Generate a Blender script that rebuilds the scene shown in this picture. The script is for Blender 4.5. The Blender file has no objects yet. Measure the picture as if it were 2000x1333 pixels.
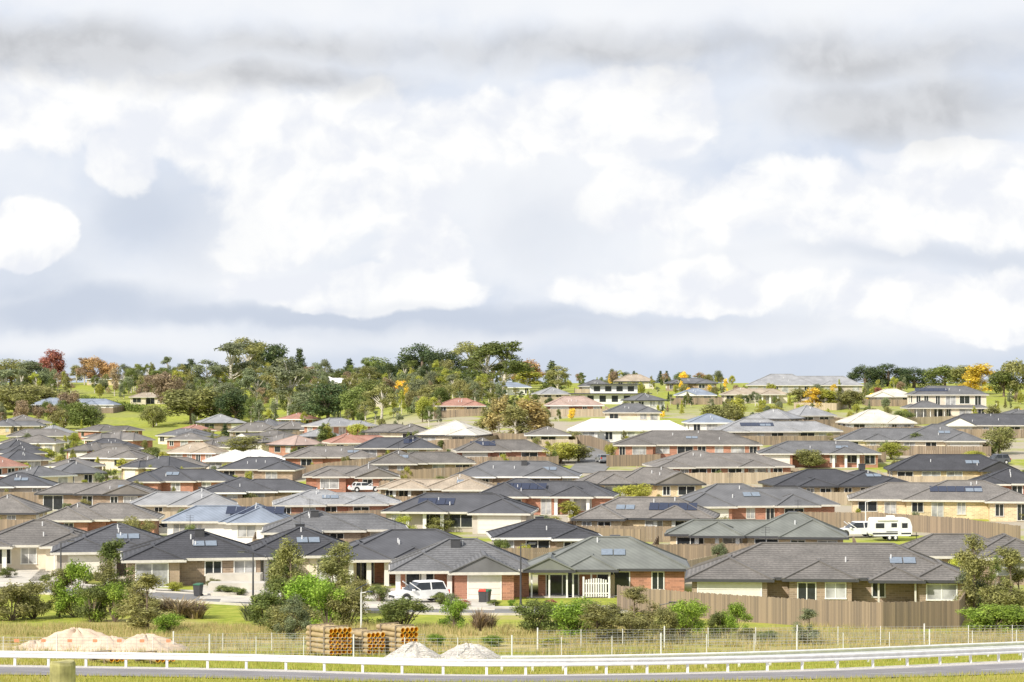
import bpy, math, random
import numpy as np
from mathutils import Vector, Matrix
R=random.Random(7); NR=np.random.RandomState(5)
F=4722.0; HY=740.0; EH=2.3
sc=bpy.context.scene
sc.view_settings.view_transform='Standard'; sc.view_settings.look='None'; sc.view_settings.exposure=0
# ---------------------------------------------------------------- terrain
near=[(-300,-4),(-20,-1.7),(0,-1.7),(16,-3.1),(60,-8.6),(95,-12.2),(110,-13.63),(125,-14.6),(150,-16.0),(170,-17.3)]
right=near+[(200,-18.1),(236,-17.8),(278,-17.4),(337,-16.4),(390,-14.9),(430,-12.9),(500,-10.6),(600,-7.0),(720,-3.8),(800,-1.9),(860,-1.5),(1000,-8),(1400,-30),(3000,-60),(9000,-80)]
left=near+[(200,-17.5),(236,-17.6),(300,-18.2),(350,-18.2),(420,-17.8),(500,-18),(600,-17.1),(700,-14),(800,-8.5),(900,-2.2),(960,-1.4),(1100,-8),(1400,-30),(3000,-60),(9000,-80)]
_g=np.arange(-300,9000,2.0)
def dens(t):
    z=np.interp(_g,[a for a,b in t],[b for a,b in t]); k=np.ones(9)/9
    zp=np.pad(z,4,mode='edge'); return np.convolve(zp,k,mode='valid')
ZR=dens(right); ZL=dens(left)
def zt(x,y):
    x=np.asarray(x,float); y=np.asarray(y,float)
    a=np.interp(y,_g,ZL); b=np.interp(y,_g,ZR)
    px=1000+F*x/np.maximum(y,100)
    t=np.clip((px-350)/600,0,1); t=t*t*(3-2*t)
    return a*(1-t)+b*t
YS=np.arange(98,960,0.25)
def solve(px,py,up=0.0):
    X=(px-1000)/F*YS
    g=HY-(zt(X,YS)+up)/YS*F
    i=np.where(g<=py)[0]
    i=i[0] if len(i) else int(np.argmin(g))
    return float(X[i]),float(YS[i])
def P(px,py):
    x,y=solve(px,py); return Vector((x,y,float(zt(x,y))))
# ---------------------------------------------------------------- materials
def nmat(name):
    m=bpy.data.materials.new(name); m.use_nodes=True
    nt=m.node_tree; b=nt.nodes['Principled BSDF']; return m,nt,b
def N(nt,t,**k):
    n=nt.nodes.new(t)
    for a,v in k.items(): setattr(n,a,v)
    return n
def mathn(nt,op,a,b=None,c=None):
    n=nt.nodes.new('ShaderNodeMath'); n.operation=op
    for i,v in enumerate((a,b,c)):
        if v is None: continue
        if isinstance(v,(int,float)): n.inputs[i].default_value=v
        else: nt.links.new(v,n.inputs[i])
    return n.outputs[0]
def mixc(nt,f,a,b,bt='MIX'):
    n=nt.nodes.new('ShaderNodeMix'); n.data_type='RGBA'; n.blend_type=bt
    def setv(sock,v):
        if isinstance(v,(int,float)): sock.default_value=v
        elif isinstance(v,tuple): sock.default_value=(*v,1) if len(v)==3 else v
        else: nt.links.new(v,sock)
    setv(n.inputs[0],f); setv(n.inputs[6],a); setv(n.inputs[7],b)
    return n.outputs[2]
def noise(nt,vec,scale,detail=3,rough=.55):
    n=nt.nodes.new('ShaderNodeTexNoise'); n.inputs['Scale'].default_value=scale
    n.inputs['Detail'].default_value=detail; n.inputs['Roughness'].default_value=rough
    if vec is not None: nt.links.new(vec,n.inputs['Vector'])
    return n
def ramp(nt,fac,lo,hi,a=0.0,b=1.0):
    n=nt.nodes.new('ShaderNodeMapRange'); n.interpolation_type='SMOOTHSTEP'
    nt.links.new(fac,n.inputs[0])
    n.inputs[1].default_value=lo;n.inputs[2].default_value=hi;n.inputs[3].default_value=a;n.inputs[4].default_value=b
    return n.outputs[0]
def simple(name,col,rough=.7,metal=0,var=.15,scale=3.0):
    m,nt,b=nmat(name)
    tc=N(nt,'ShaderNodeTexCoord')
    n=noise(nt,tc.outputs['Object'],scale,4)
    f=ramp(nt,n.outputs[0],.3,.7,1-var,1+var)
    mm=nt.nodes.new('ShaderNodeVectorMath');mm.operation='SCALE'
    mm.inputs[0].default_value=col; nt.links.new(f,mm.inputs['Scale'])
    nt.links.new(mm.outputs[0],b.inputs['Base Color'])
    b.inputs['Roughness'].default_value=rough; b.inputs['Metallic'].default_value=metal
    return m
def objcol(name,kind,rough=.8):
    m,nt,b=nmat(name)
    oi=N(nt,'ShaderNodeObjectInfo'); tc=N(nt,'ShaderNodeTexCoord')
    sep=N(nt,'ShaderNodeSeparateXYZ'); nt.links.new(tc.outputs['Object'],sep.inputs[0])
    n=noise(nt,tc.outputs['Object'],.5,4)
    f=ramp(nt,n.outputs[0],.25,.75,.82,1.18)
    if kind=='tile':
        w=mathn(nt,'SINE',mathn(nt,'MULTIPLY',sep.outputs[2],2*math.pi/.14))
        n2=noise(nt,tc.outputs['Object'],5,2)
        f=mathn(nt,'MULTIPLY',f,mathn(nt,'MULTIPLY_ADD',w,.22,1.0))
        f=mathn(nt,'MULTIPLY',f,ramp(nt,n2.outputs[0],.3,.7,.85,1.15))
        bp=N(nt,'ShaderNodeBump'); bp.inputs['Distance'].default_value=.03; bp.inputs['Strength'].default_value=.5
        nt.links.new(w,bp.inputs['Height']); nt.links.new(bp.outputs[0],b.inputs['Normal'])
    if kind=='metal':
        w=mathn(nt,'SINE',mathn(nt,'MULTIPLY',mathn(nt,'ADD',sep.outputs[0],sep.outputs[1]),2*math.pi/.5))
        f=mathn(nt,'MULTIPLY',f,mathn(nt,'MULTIPLY_ADD',w,.07,1.0))
    if kind=='brick':
        br=N(nt,'ShaderNodeTexBrick'); br.inputs['Scale'].default_value=1.0
        br.inputs['Brick Width'].default_value=.48; br.inputs['Row Height'].default_value=.17; br.inputs['Mortar Size'].default_value=.02
        br.inputs['Color1'].default_value=(.75,.75,.75,1); br.inputs['Color2'].default_value=(1.2,1.15,1.1,1); br.inputs['Mortar'].default_value=(1.25,1.3,1.35,1)
        cb=N(nt,'ShaderNodeCombineXYZ'); nt.links.new(mathn(nt,'ADD',sep.outputs[0],sep.outputs[1]),cb.inputs[0]); nt.links.new(sep.outputs[2],cb.inputs[1])
        nt.links.new(cb.outputs[0],br.inputs['Vector'])
        c0=mixc(nt,1.0,oi.outputs['Color'],br.outputs['Color'],'MULTIPLY')
    else: c0=oi.outputs['Color']
    v=nt.nodes.new('ShaderNodeVectorMath'); v.operation='SCALE'
    nt.links.new(c0,v.inputs[0]); nt.links.new(f,v.inputs['Scale']); nt.links.new(v.outputs[0],b.inputs['Base Color'])
    b.inputs['Roughness'].default_value=rough
    return m
def island(name,c1,c2,rough=.8,use_obj=False,transl=0.0,nscale=.6):
    m,nt,b=nmat(name)
    g=N(nt,'ShaderNodeNewGeometry')
    if use_obj:
        oi=N(nt,'ShaderNodeObjectInfo'); base=oi.outputs['Color']
        f=mathn(nt,'MULTIPLY_ADD',g.outputs['Random Per Island'],1.0,.6)
        tc=N(nt,'ShaderNodeTexCoord'); n=noise(nt,tc.outputs['Object'],nscale,2)
        f=mathn(nt,'MULTIPLY',f,ramp(nt,n.outputs[0],.3,.7,.65,1.4))
        v=nt.nodes.new('ShaderNodeVectorMath'); v.operation='SCALE'
        nt.links.new(base,v.inputs[0]); nt.links.new(f,v.inputs['Scale']); col=v.outputs[0]
        col=mixc(nt,ramp(nt,n.outputs[0],.45,.75,0,.3),col,(.32,.27,.07))
    else:
        col=mixc(nt,g.outputs['Random Per Island'],tuple(c1),tuple(c2))
    nt.links.new(col,b.inputs['Base Color']); b.inputs['Roughness'].default_value=rough
    b.inputs['Specular IOR Level'].default_value=.25
    if transl>0:
        t=N(nt,'ShaderNodeBsdfTranslucent'); nt.links.new(col,t.inputs[0])
        mx=N(nt,'ShaderNodeMixShader'); mx.inputs[0].default_value=transl
        nt.links.new(b.outputs[0],mx.inputs[1]); nt.links.new(t.outputs[0],mx.inputs[2])
        nt.links.new(mx.outputs[0],nt.nodes['Material Output'].inputs[0])
    return m
M={}
M['tile']=objcol('roof_tile','tile',.75); M['metal']=objcol('roof_metal','metal',.55)
M['cap']=objcol('ridge_cap','plain',.7)
M['brick']=objcol('brick_wall','brick',.85); M['render']=objcol('rendered_wall','plain',.85)
M['paint']=objcol('car_paint','plain',.25)
M['white']=simple('white_paint',(.82,.81,.77),.5,0,.05)
M['trim']=simple('trim_cream',(.62,.59,.52),.6,0,.08)
M['dark']=simple('dark_trim',(.06,.06,.065),.5,0,.1)
M['glass']=simple('window_glass',(.03,.035,.04),.08,0,.2)
M['curtain']=simple('curtained_glass',(.4,.4,.4),.15,0,.4,.8)
M['garage']=simple('garage_door',(.74,.71,.64),.5,0,.04)
M['concrete']=simple('concrete',(.55,.51,.44),.9,0,.12,.8)
M['asphalt']=simple('asphalt',(.20,.195,.19),.9,0,.15,.6)
M['roadasph']=simple('road_asphalt',(.23,.215,.22),.9,0,.12,.6)
M['fence']=island('weathered_timber',(.34,.26,.18),(.20,.16,.12),.9)
M['fencel']=island('pale_and_sunlit_timber',(.52,.43,.31),(.38,.31,.22),.9)  # paler palings; also carries sunlight painted into one fence's colour
M['leaf']=island('foliage',0,0,.6,True,.35)
M['leafs']=island('shrub_foliage',0,0,.6,True,.35,1.6)
M['bark']=simple('bark',(.2,.15,.11),.9,0,.3,2)
M['palebark']=simple('pale_bark',(.6,.55,.47),.8,0,.3,1.5)
M['galv']=simple('galvanised_steel',(.75,.75,.75),.5,.1,.08)
M['wire']=simple('fence_wire',(.42,.42,.43),.5,.3,.08)
M['solar']=simple('solar_cell',(.02,.028,.06),.22,0,.1)
M['skylight']=simple('solar_water_glass',(.2,.24,.29),.15,0,.1)  # blue-grey of the reflected sky is put into the base colour
M['pipe']=simple('pipe_outer',(.4,.3,.16),.6,0,.15)
M['pipein']=simple('pipe_inner_orange',(.9,.45,.03),.5,0,.1)
M['sand']=simple('sand',(.64,.50,.37),.95,0,.14,2.5)
M['gravel']=simple('crushed_rock',(.55,.51,.46),.95,0,.25,9)
M['rubber']=simple('tyre_rubber',(.02,.02,.02),.8)
M['red']=simple('red_plastic',(.6,.05,.03),.4)
M['orange']=simple('orange_tape',(.8,.28,.16),.5)
M['green']=simple('green_plastic',(.03,.12,.06),.5)
M['post']=simple('weathered_post',(.36,.33,.14),.9,0,.45,6)
M['drygrass']=island('dry_grass_blades',(.66,.52,.26),(.32,.34,.10),.8,False,.35)
M['grassb']=island('green_grass_blades',(.32,.36,.05),(.54,.47,.14),.8,False,.35)
# ground
def groundmat():
    m,nt,b=nmat('ground_grass')
    g=N(nt,'ShaderNodeNewGeometry'); sep=N(nt,'ShaderNodeSeparateXYZ'); nt.links.new(g.outputs['Position'],sep.inputs[0])
    y=sep.outputs[1]
    n1=noise(nt,g.outputs['Position'],.06,5); n2=noise(nt,g.outputs['Position'],.7,5,.65)
    green=mixc(nt,ramp(nt,n2.outputs[0],.35,.65),(.25,.30,.04),(.40,.41,.075))
    dry=mixc(nt,ramp(nt,n2.outputs[0],.35,.65),(.54,.43,.21),(.35,.30,.11))
    yard=mixc(nt,ramp(nt,n1.outputs[0],.45,.6),(.42,.37,.29),green)
    strip=mathn(nt,'MULTIPLY',ramp(nt,y,131,137),ramp(nt,y,168,162))
    strip=mathn(nt,'MULTIPLY',strip,ramp(nt,n1.outputs[0],.34,.52,.1,1))
    far=ramp(nt,y,520,640); town=ramp(nt,y,205,215)
    c=mixc(nt,ramp(nt,n1.outputs[0],.50,.64,0,.8),green,dry)
    c=mixc(nt,strip,c,dry)
    c=mixc(nt,town,c,yard)
    fg=mixc(nt,ramp(nt,n1.outputs[0],.4,.62,0,.55),green,(.30,.30,.12))
    c=mixc(nt,far,c,fg)
    nt.links.new(c,b.inputs['Base Color']); b.inputs['Roughness'].default_value=.95
    b.inputs['Specular IOR Level'].default_value=.1
    bp=N(nt,'ShaderNodeBump'); bp.inputs['Distance'].default_value=.15; nt.links.new(n2.outputs[0],bp.inputs['Height']); nt.links.new(bp.outputs[0],b.inputs['Normal'])
    return m
M['ground']=groundmat()
# ---------------------------------------------------------------- mesh builder
class MB:
    def __init__(s): s.v=[];s.f=[];s.mi=[]
    def add(s,vs,fs,mi=0):
        o=len(s.v); s.v.extend([tuple(v) for v in vs]); s.f.extend([tuple(i+o for i in f) for f in fs]); s.mi.extend([mi]*len(fs))
    def box(s,x0,x1,y0,y1,z0,z1,mi=0):
        s.add([(x0,y0,z0),(x1,y0,z0),(x1,y1,z0),(x0,y1,z0),(x0,y0,z1),(x1,y0,z1),(x1,y1,z1),(x0,y1,z1)],
              [(0,3,2,1),(4,5,6,7),(0,1,5,4),(1,2,6,5),(2,3,7,6),(3,0,4,7)],mi)
    def beam(s,a,b,w,h,mi=0):
        a=Vector(a);b=Vector(b);d=(b-a).normalized()
        up=Vector((0,0,1)) if abs(d.z)<.95 else Vector((0,1,0))
        r=d.cross(up).normalized()*w/2; u=r.cross(d).normalized()*h/2
        vs=[a-r-u,a+r-u,a+r+u,a-r+u,b-r-u,b+r-u,b+r+u,b-r+u]
        s.add(vs,[(0,3,2,1),(4,5,6,7),(0,1,5,4),(1,2,6,5),(2,3,7,6),(3,0,4,7)],mi)
    def tube(s,a,b,r0,r1,n=7,mi=0,cap=True):
        a=Vector(a);b=Vector(b);d=(b-a)
        if d.length<1e-6:return
        d.normalize(); up=Vector((0,0,1)) if abs(d.z)<.95 else Vector((0,1,0))
        p=d.cross(up).normalized(); q=d.cross(p)
        vs=[];fs=[]
        for c,r in((a,r0),(b,r1)):
            for i in range(n):
                t=2*math.pi*i/n; vs.append(c+p*math.cos(t)*r+q*math.sin(t)*r)
        for i in range(n): fs.append((i,(i+1)%n,n+(i+1)%n,n+i))
        if cap: fs.append(tuple(range(n-1,-1,-1))); fs.append(tuple(range(n,2*n)))
        s.add(vs,fs,mi)
    def obj(s,name,mats,parent=None,loc=None,rot=0,color=None,smooth=False):
        me=bpy.data.meshes.new(name); me.from_pydata(s.v,[],s.f)
        for m in mats: me.materials.append(M[m])
        me.polygons.foreach_set('material_index',s.mi)
        if smooth: me.polygons.foreach_set('use_smooth',[True]*len(s.f))
        me.update()
        o=bpy.data.objects.new(name,me); sc.collection.objects.link(o)
        if parent: o.parent=parent
        if loc is not None: o.location=loc
        o.rotation_euler[2]=rot
        if color: o.color=(*color,1)
        return o
def empty(name,loc,rot=0):
    e=bpy.data.objects.new(name,None); sc.collection.objects.link(e); e.location=loc; e.rotation_euler[2]=rot; e.empty_display_size=.3
    return e
# ---------------------------------------------------------------- ground sheet
def ground():
    ys=np.concatenate([np.arange(-300,90,10),np.arange(90,230,2),np.arange(230,980,6),[1000,1050,1100,1200,1300,1400,1700,2000,2500,3000,4500,6000,8900]])
    xs=np.concatenate([[-6000,-3000,-1500,-800,-500],np.arange(-300,301,4),[500,800,1500,3000,6000]])
    X,Y=np.meshgrid(xs,ys); Z=zt(X,Y)
    vs=np.stack([X.ravel(),Y.ravel(),Z.ravel()],1).tolist(); nx=len(xs)
    fs=[(j*nx+i,j*nx+i+1,(j+1)*nx+i+1,(j+1)*nx+i) for j in range(len(ys)-1) for i in range(nx-1)]
    b=MB(); b.v=vs;b.f=fs;b.mi=[0]*len(fs); b.obj('ground',['ground'],smooth=True)
ground()
def smoothpath(pts,step=1.0):
    pts=[Vector((p[0],p[1])) for p in pts]; out=[]
    q=[pts[0]*2-pts[1]]+pts+[pts[-1]*2-pts[-2]]
    for i in range(1,len(q)-2):
        n=max(2,int((q[i+1]-q[i]).length/step))
        for k in range(n):
            t=k/n; a,b,c,d=q[i-1],q[i],q[i+1],q[i+2]
            out.append(.5*((2*b)+(c-a)*t+(2*a-5*b+4*c-d)*t*t+(3*b-a-3*c+d)*t**3))
    out.append(pts[-1]); return out
def strip(name,path,o0,o1,mat,lift,nc=5,h=0,dash=None):
    b=MB(); rows=[]
    for i,p in enumerate(path):
        d=(path[min(i+1,len(path)-1)]-path[max(i-1,0)]).normalized(); nrm=Vector((-d.y,d.x))
        row=[]
        for k in range(nc):
            o=o0+(o1-o0)*k/(nc-1); x=p.x+nrm.x*o; y=p.y+nrm.y*o; row.append((x,y,float(zt(x,y))+lift))
        if h>0: row=[(row[0][0],row[0][1],row[0][2]-h-.1)]+row+[(row[-1][0],row[-1][1],row[-1][2]-h-.1)]
        rows.append(row)
    nn=len(rows[0])
    for r in rows: b.v.extend(r)
    for i in range(len(rows)-1):
        if dash and (i//dash)%2: continue
        for k in range(nn-1):
            b.f.append((i*nn+k,(i+1)*nn+k,(i+1)*nn+k+1,i*nn+k+1)); b.mi.append(0)
    return b.obj(name,[mat])
# main road and guardrail
gp=[P(-250,1296),P(0,1300),P(480,1308),P(950,1319),P(1500,1311),P(2000,1291),P(2250,1280)]
gpath=smoothpath([(p.x,p.y) for p in gp],1.0)
strip('road',gpath,-8.2,-1.3,'roadasph',.05)
strip('road_edge_line',gpath,-1.75,-1.62,'white',.056,2)
strip('road_centre_line',gpath,-5.0,-4.88,'white',.056,2,dash=3)
strip('gravel_shoulder',gpath,-1.3,.6,'gravel',.03,3)
def guardrail(path,off,side=-1):
    b=MB(); prof=[(0,.42),(.05,.46),(.05,.51),(0,.56),(0,.62),(.05,.67),(.05,.72),(0,.76)]
    pts=[]
    for i,p in enumerate(path):
        d=(path[min(i+1,len(path)-1)]-path[max(i-1,0)]).normalized(); nrm=Vector((-d.y,d.x))
        pts.append((p+nrm*off,nrm))
    n=len(prof)
    for p,nr in pts:
        z=float(zt(p.x,p.y))
        for o,h in prof: b.v.append((p.x-nr.x*o,p.y-nr.y*o,z+h))
    for i in range(len(pts)-1):
        for k in range(n-1): b.f.append((i*n+k,(i+1)*n+k,(i+1)*n+k+1,i*n+k+1)); b.mi.append(0)
    for i in range(0,len(pts),2):
        p,nr=pts[i]; z=float(zt(p.x,p.y)); q=p+nr*.12
        b.box(q.x-.06,q.x+.06,q.y-.08,q.y+.06,z-.2,z+.74)
    b.obj('guardrail',['galv'])
guardrail(gpath,0)
ip=[i for i,p in enumerate(gpath) if 1000+F*p.x/p.y>960]
guardrail([gpath[i] for i in ip],4.0)
# wire fence
def wirefence(pts,h=1.15,sp=2.6,tape=None):
    path=smoothpath([(p.x,p.y) for p in pts],.65); b=MB(); prev=None
    for i,p in enumerate(path):
        z=float(zt(p.x,p.y))
        if i%4==0:
            r=.04 if i%12==0 else .022
            hh=h+.12 if i%12==0 else h
            b.tube((p.x,p.y,z-.2),(p.x,p.y,z+hh),r,r,6)
        if prev:
            for w in np.linspace(.15,h-.05,7): b.beam((prev[0],prev[1],prev[2]+w),(p.x,p.y,z+w),.014,.014,1)
            b.beam((p.x,p.y,z+.15),(p.x,p.y,z+h-.05),.01,.01,1)
            b.beam(((p.x+prev[0])/2,(p.y+prev[1])/2,(z+prev[2])/2+.15),((p.x+prev[0])/2,(p.y+prev[1])/2,(z+prev[2])/2+h-.05),.01,.01,1)
            if tape and tape(1000+F*p.x/p.y) and i%2: b.box(p.x-.12,p.x+.12,p.y-.03,p.y-.02,z+h-.3,z+h-.14,2)
        prev=(p.x,p.y,z)
    b.obj('wire_fence',['galv','wire','orange'])
wirefence([P(-200,1287),P(300,1288),P(620,1288),P(1000,1290),P(1400,1282),P(1700,1278),P(2150,1268)],1.2,tape=lambda px:px<360)
wirefence([P(340,1272),P(600,1270),P(830,1272)],1.0)
wirefence([P(1050,1268),P(1500,1262),P(2100,1255)],1.1)
# ---------------------------------------------------------------- timber fences
def fence(pts,h=1.8,w=.15,mat='fence',name='timber_fence'):
    b=MB()
    for a,c in zip(pts[:-1],pts[1:]):
        a2=Vector((a[0],a[1]));c2=Vector((c[0],c[1]));L=(c2-a2).length
        if L<.5: continue
        d=(c2-a2)/L; n=Vector((-d.y,d.x)); k=max(1,int(L/w)); step=L/k
        for i in range(k):
            p=a2+d*(i+.02)*step; q=a2+d*(i+.96)*step; t=.02
            z=float(zt(p.x,p.y)); hh=h+R.uniform(-.04,.04)
            o=R.uniform(-.008,.008)
            vs=[(p.x-n.x*(t+o),p.y-n.y*(t+o)),(q.x-n.x*(t+o),q.y-n.y*(t+o)),(q.x+n.x*t,q.y+n.y*t),(p.x+n.x*t,p.y+n.y*t)]
            b.add([(*v,z-.3) for v in vs]+[(*v,z+hh) for v in vs],[(4,5,6,7),(0,1,5,4),(1,2,6,5),(2,3,7,6),(3,0,4,7)])
        m=max(1,int(L/2.4))
        for i in range(m+1):
            p=a2+d*L*i/m+n*.07; z=float(zt(p.x,p.y)); b.box(p.x-.05,p.x+.05,p.y-.05,p.y+.05,z-.3,z+h+.03)
    if b.v: b.obj(name,[mat])
def fpx(pts,**k): fence([P(*p) for p in pts],**k)
# ---------------------------------------------------------------- houses
def hip(b,x0,x1,y0,y1,z,tan,gable=False,over=.5,mi=0,capmi=1,wallmi=2):
    x0-=over;x1+=over;y0-=over;y1+=over
    lx=x1-x0;ly=y1-y0; zz=z
    if gable or ly>lx:
        hgt=lx/2*tan; xm=(x0+x1)/2
        ya=y0+(.02 if gable else lx/2); yb=max(y1-lx/2,ya+.05)
        r=[(xm,ya,zz+hgt),(xm,yb,zz+hgt)]
        vs=[(x0,y0,zz),(x1,y0,zz),(x1,y1,zz),(x0,y1,zz)]+r
        fs=[(1,2,5,4),(2,3,5),(3,0,4,5)]
        if gable:
            b.add([vs[0],vs[1],(xm,y0,zz+hgt)],[(0,1,2)],wallmi)
        else: fs.append((0,1,4))
        rid=[(0,4),(1,4),(2,5),(3,5),(4,5)]
    else:
        hgt=ly/2*tan; ym=(y0+y1)/2
        vs=[(x0,y0,zz),(x1,y0,zz),(x1,y1,zz),(x0,y1,zz),(x0+ly/2,ym,zz+hgt),(max(x1-ly/2,x0+ly/2+.05),ym,zz+hgt)]
        fs=[(0,1,5,4),(1,2,5),(2,3,4,5),(3,0,4)]
        rid=[(0,4),(3,4),(1,5),(2,5),(4,5)]
    b.add(vs,fs,mi)
    for i,j in rid:
        a=Vector(vs[i])+Vector((0,0,.03));c=Vector(vs[j])+Vector((0,0,.03)); b.beam(a,c,.28,.1,capmi)
    return hgt
def fascia(b,x0,x1,y0,y1,z,over=.5):
    x0-=over;x1+=over;y0-=over;y1+=over; t=.12
    b.box(x0-.04,x1+.04,y0-.06,y0+t,z-.2,z+.02);b.box(x0-.04,x1+.04,y1-t,y1+.06,z-.2,z+.02)
    b.box(x0-.06,x0+t,y0+t,y1-t,z-.2,z+.018);b.box(x1-t,x1+.06,y0+t,y1-t,z-.2,z+.018)
    b.box(x0+t,x1-t,y0+t,y1-t,z-.12,z-.08)
def house(name,loc,rot,parts,roofc,wallc,rmat='tile',wmat='brick',tan=.38,h=EH,trimc='trim',garage=None,solar=0,sky=0,extras=True,seed=0,postc='white'):
    r=random.Random(seed); e=empty(name,loc,rot)
    rb=MB();wb=MB();fb=MB();gl=MB();fr=MB();ex=MB(); WT=h-.32
    for i,(x0,x1,y0,y1,k) in enumerate(parts):
        z=h+i*.013
        hip(rb,x0,x1,y0,y1,z,tan,gable=('gable' in k))
        fascia(fb,x0,x1,y0,y1,z-.001)
        if 'porch' in k:
            n=max(2,int((x1-x0)/1.6)+1)
            for j in range(n):
                xx=x0+.2+(x1-x0-.4)*j/(n-1); w=.2 if 'thick' in k else .07
                ex.box(xx-w,xx+w,y0+.05,y0+.05+2*w,-.5,z-.2,0)
            if 'lattice' in k:
                ex.box(x0+.1,x1-.1,y0+.08,y0+.12,z-.42,z-.21,0)
            ex.box(x0-.2,x1+.2,y0-.2,y1*.5,-.4,.04,6)
        else:
            s=i*.004; wb.box(x0+s,x1-s,y0+s,y1-s,-1.5,z-.13-i*.002)
    for i,(x0,x1,y0,y1,k) in enumerate(parts):
        if 'porch' in k: continue
        cover=[(p[0]-.2,p[1]+.2) for j,p in enumerate(parts) if j!=i and p[2]<y0-.3 and p[3]>y0 and 'porch' not in p[4]]
        def free(a,b): return all(b<c[0] or a>c[1] for c in cover)
        f=y0+i*.004
        def win(a,b,z0,z1,face='y',at=0,door=False):
            g=gl
            mi=0 if r.random()<.55 else 1
            if face=='y':
                g.box(a,b,at-.02,at+.05,z0,z1,mi)
                fr.box(a-.09,b+.09,at-.06,at+.04,z1,z1+.09);fr.box(a-.12,b+.12,at-.09,at+.04,z0-.09,z0)
                fr.box(a-.09,a,at-.06,at+.04,z0,z1);fr.box(b,b+.09,at-.06,at+.04,z0,z1)
                m=(a+b)/2; fr.box(m-.04,m+.04,at-.05,at-.021,z0,z1)
            else:
                sg=-1 if face=='l' else 1
                xa,xb=sorted((at+sg*.02,at-sg*.05)); g.box(xa,xb,a,b,z0,z1,mi)
                xa,xb=sorted((at+sg*.06,at-sg*.04))
                fr.box(xa,xb,a-.07,b+.07,z1,z1+.08);fr.box(xa,xb,a-.1,b+.1,z0-.08,z0);fr.box(xa,xb,a-.07,a,z0,z1);fr.box(xa,xb,b,b+.07,z0,z1)
        x=x0+.7; done=False
        if garage is not None and garage==i:
            gw=min(4.8,x1-x0-1.0) if x1-x0>5 else min(2.6,x1-x0-.6); a=(x0+x1)/2-gw/2; gh=WT/4
            for q in range(4): ex.box(a,a+gw,f-.03,f+.02,.01+q*gh,gh-.01+q*gh,1)
            fr.box(a-.1,a,f-.05,f+.02,0,WT);fr.box(a+gw,a+gw+.1,f-.05,f+.02,0,WT);fr.box(a-.1,a+gw+.1,f-.05,f+.02,WT,WT+.1)
            x=x1
        while x<x1-1.2:
            w=r.choice([.9,1.3,1.8,2.2,2.6]); w=min(w,x1-x-.5)
            if w>.6 and free(x,x+w):
                if r.random()<.28: win(x,x+w,.08,WT,at=f)
                else: win(x,x+w,r.choice([.6,.85]),WT,at=f)
            x+=w+r.uniform(.8,2.0)
        yy=y0+1.2
        while yy<y1-1.5 and i==0:
            w=r.choice([.9,1.5,1.8])
            win(yy,yy+w,.85,WT,face='l',at=x0+i*.004); win(yy,yy+w,.85,WT,face='r',at=x1-i*.004); yy+=w+r.uniform(1.5,3)
    x0,x1,y0,y1,k=parts[0]
    ang=math.atan(tan)
    def panel(cx,t,w,l,mi,lift=.08):
        ya=y0-.5+t; n=Vector((0,-math.sin(ang),math.cos(ang))); u=Vector((0,math.cos(ang),math.sin(ang)))
        c=Vector((cx,ya,h+t*tan))+n*lift
        vs=[]
        for s,q in((-1,-1),(1,-1),(1,1),(-1,1)): vs.append(c+Vector((s*w/2,0,0))+u*(q*l/2))
        ex.add([v-n*.05 for v in vs]+vs,[(0,3,2,1),(4,5,6,7),(0,1,5,4),(1,2,6,5),(2,3,7,6),(3,0,4,7)],mi)
    half=(y1-y0+1)/2; xl=x0+half*.9; xr=x1-half*.9
    if xr<xl: xl=xr=(x0+x1)/2
    if solar:
        sx=r.uniform(xl,xr)
        for q in range(solar):
            panel(sx+(q-(solar-1)/2)*1.06,half*.55,1.0,1.65,2)
    if sky:
        sx=r.uniform(xl,xr) if sky==1 else xr
        panel(sx,half*.5,.95,1.0,3,.1); panel(sx+1.05,half*.5,.95,1.0,3,.1)
    if extras and r.random()<.6:
        cx=r.uniform(xl,xr); zt_=h+half*tan
        ex.tube((cx,(y0+y1)/2+.6,zt_-.4),(cx,(y0+y1)/2+.6,zt_+1.3),.025,.02,5,4)
        for q in range(4): ex.beam((cx-.35,(y0+y1)/2+.6,zt_+.8+q*.14),(cx+.35,(y0+y1)/2+.6,zt_+.8+q*.14),.025,.025,4)
    if extras and r.random()<.35:
        cx=r.uniform(xl,xr); yy=(y0+y1)/2+r.choice([-1,1]); zz=h+(half-1)*tan
        ex.box(cx-.4,cx+.4,yy-.4,yy+.4,zz-.2,zz+.5,4); ex.box(cx-.45,cx+.45,yy-.45,yy+.45,zz+.5,zz+.56,4)
    for q in range(r.randint(1,3)):
        cx=r.uniform(xl,xr); t=r.uniform(half*.3,half*.85); yy=y0-.5+t; zz=h+t*tan
        ex.tube((cx,yy,zz-.1),(cx,yy,zz+.4),.06,.06,6,5)
    rb.obj('roof',[rmat,'cap',('white' if wmat=='render' else 'cap')],e,color=roofc)
    wb.obj('walls',[wmat],e,color=wallc)
    fb.obj('fascia_and_gutter',[trimc],e)
    if gl.v: gl.obj('windows',['glass','curtain'],e)
    if fr.v: fr.obj('window_frames',['white' if r.random()<.6 else 'trim'],e)
    if ex.v: ex.obj('roof_fittings_and_posts',[postc,'garage','solar','skylight','dark','galv','concrete'],e)
    return e
BK=(.056,.056,.063);DK=(.088,.088,.096);GR=(.145,.144,.148);TA=(.195,.178,.162);LG=(.30,.30,.305);CR=(.62,.58,.50);WH=(.8,.78,.74)
TN=(.40,.33,.25);TE=(.38,.20,.15);PK=(.42,.31,.26);BL=(.24,.275,.335);OG=(.18,.187,.167);BT=(.155,.142,.13)
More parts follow.
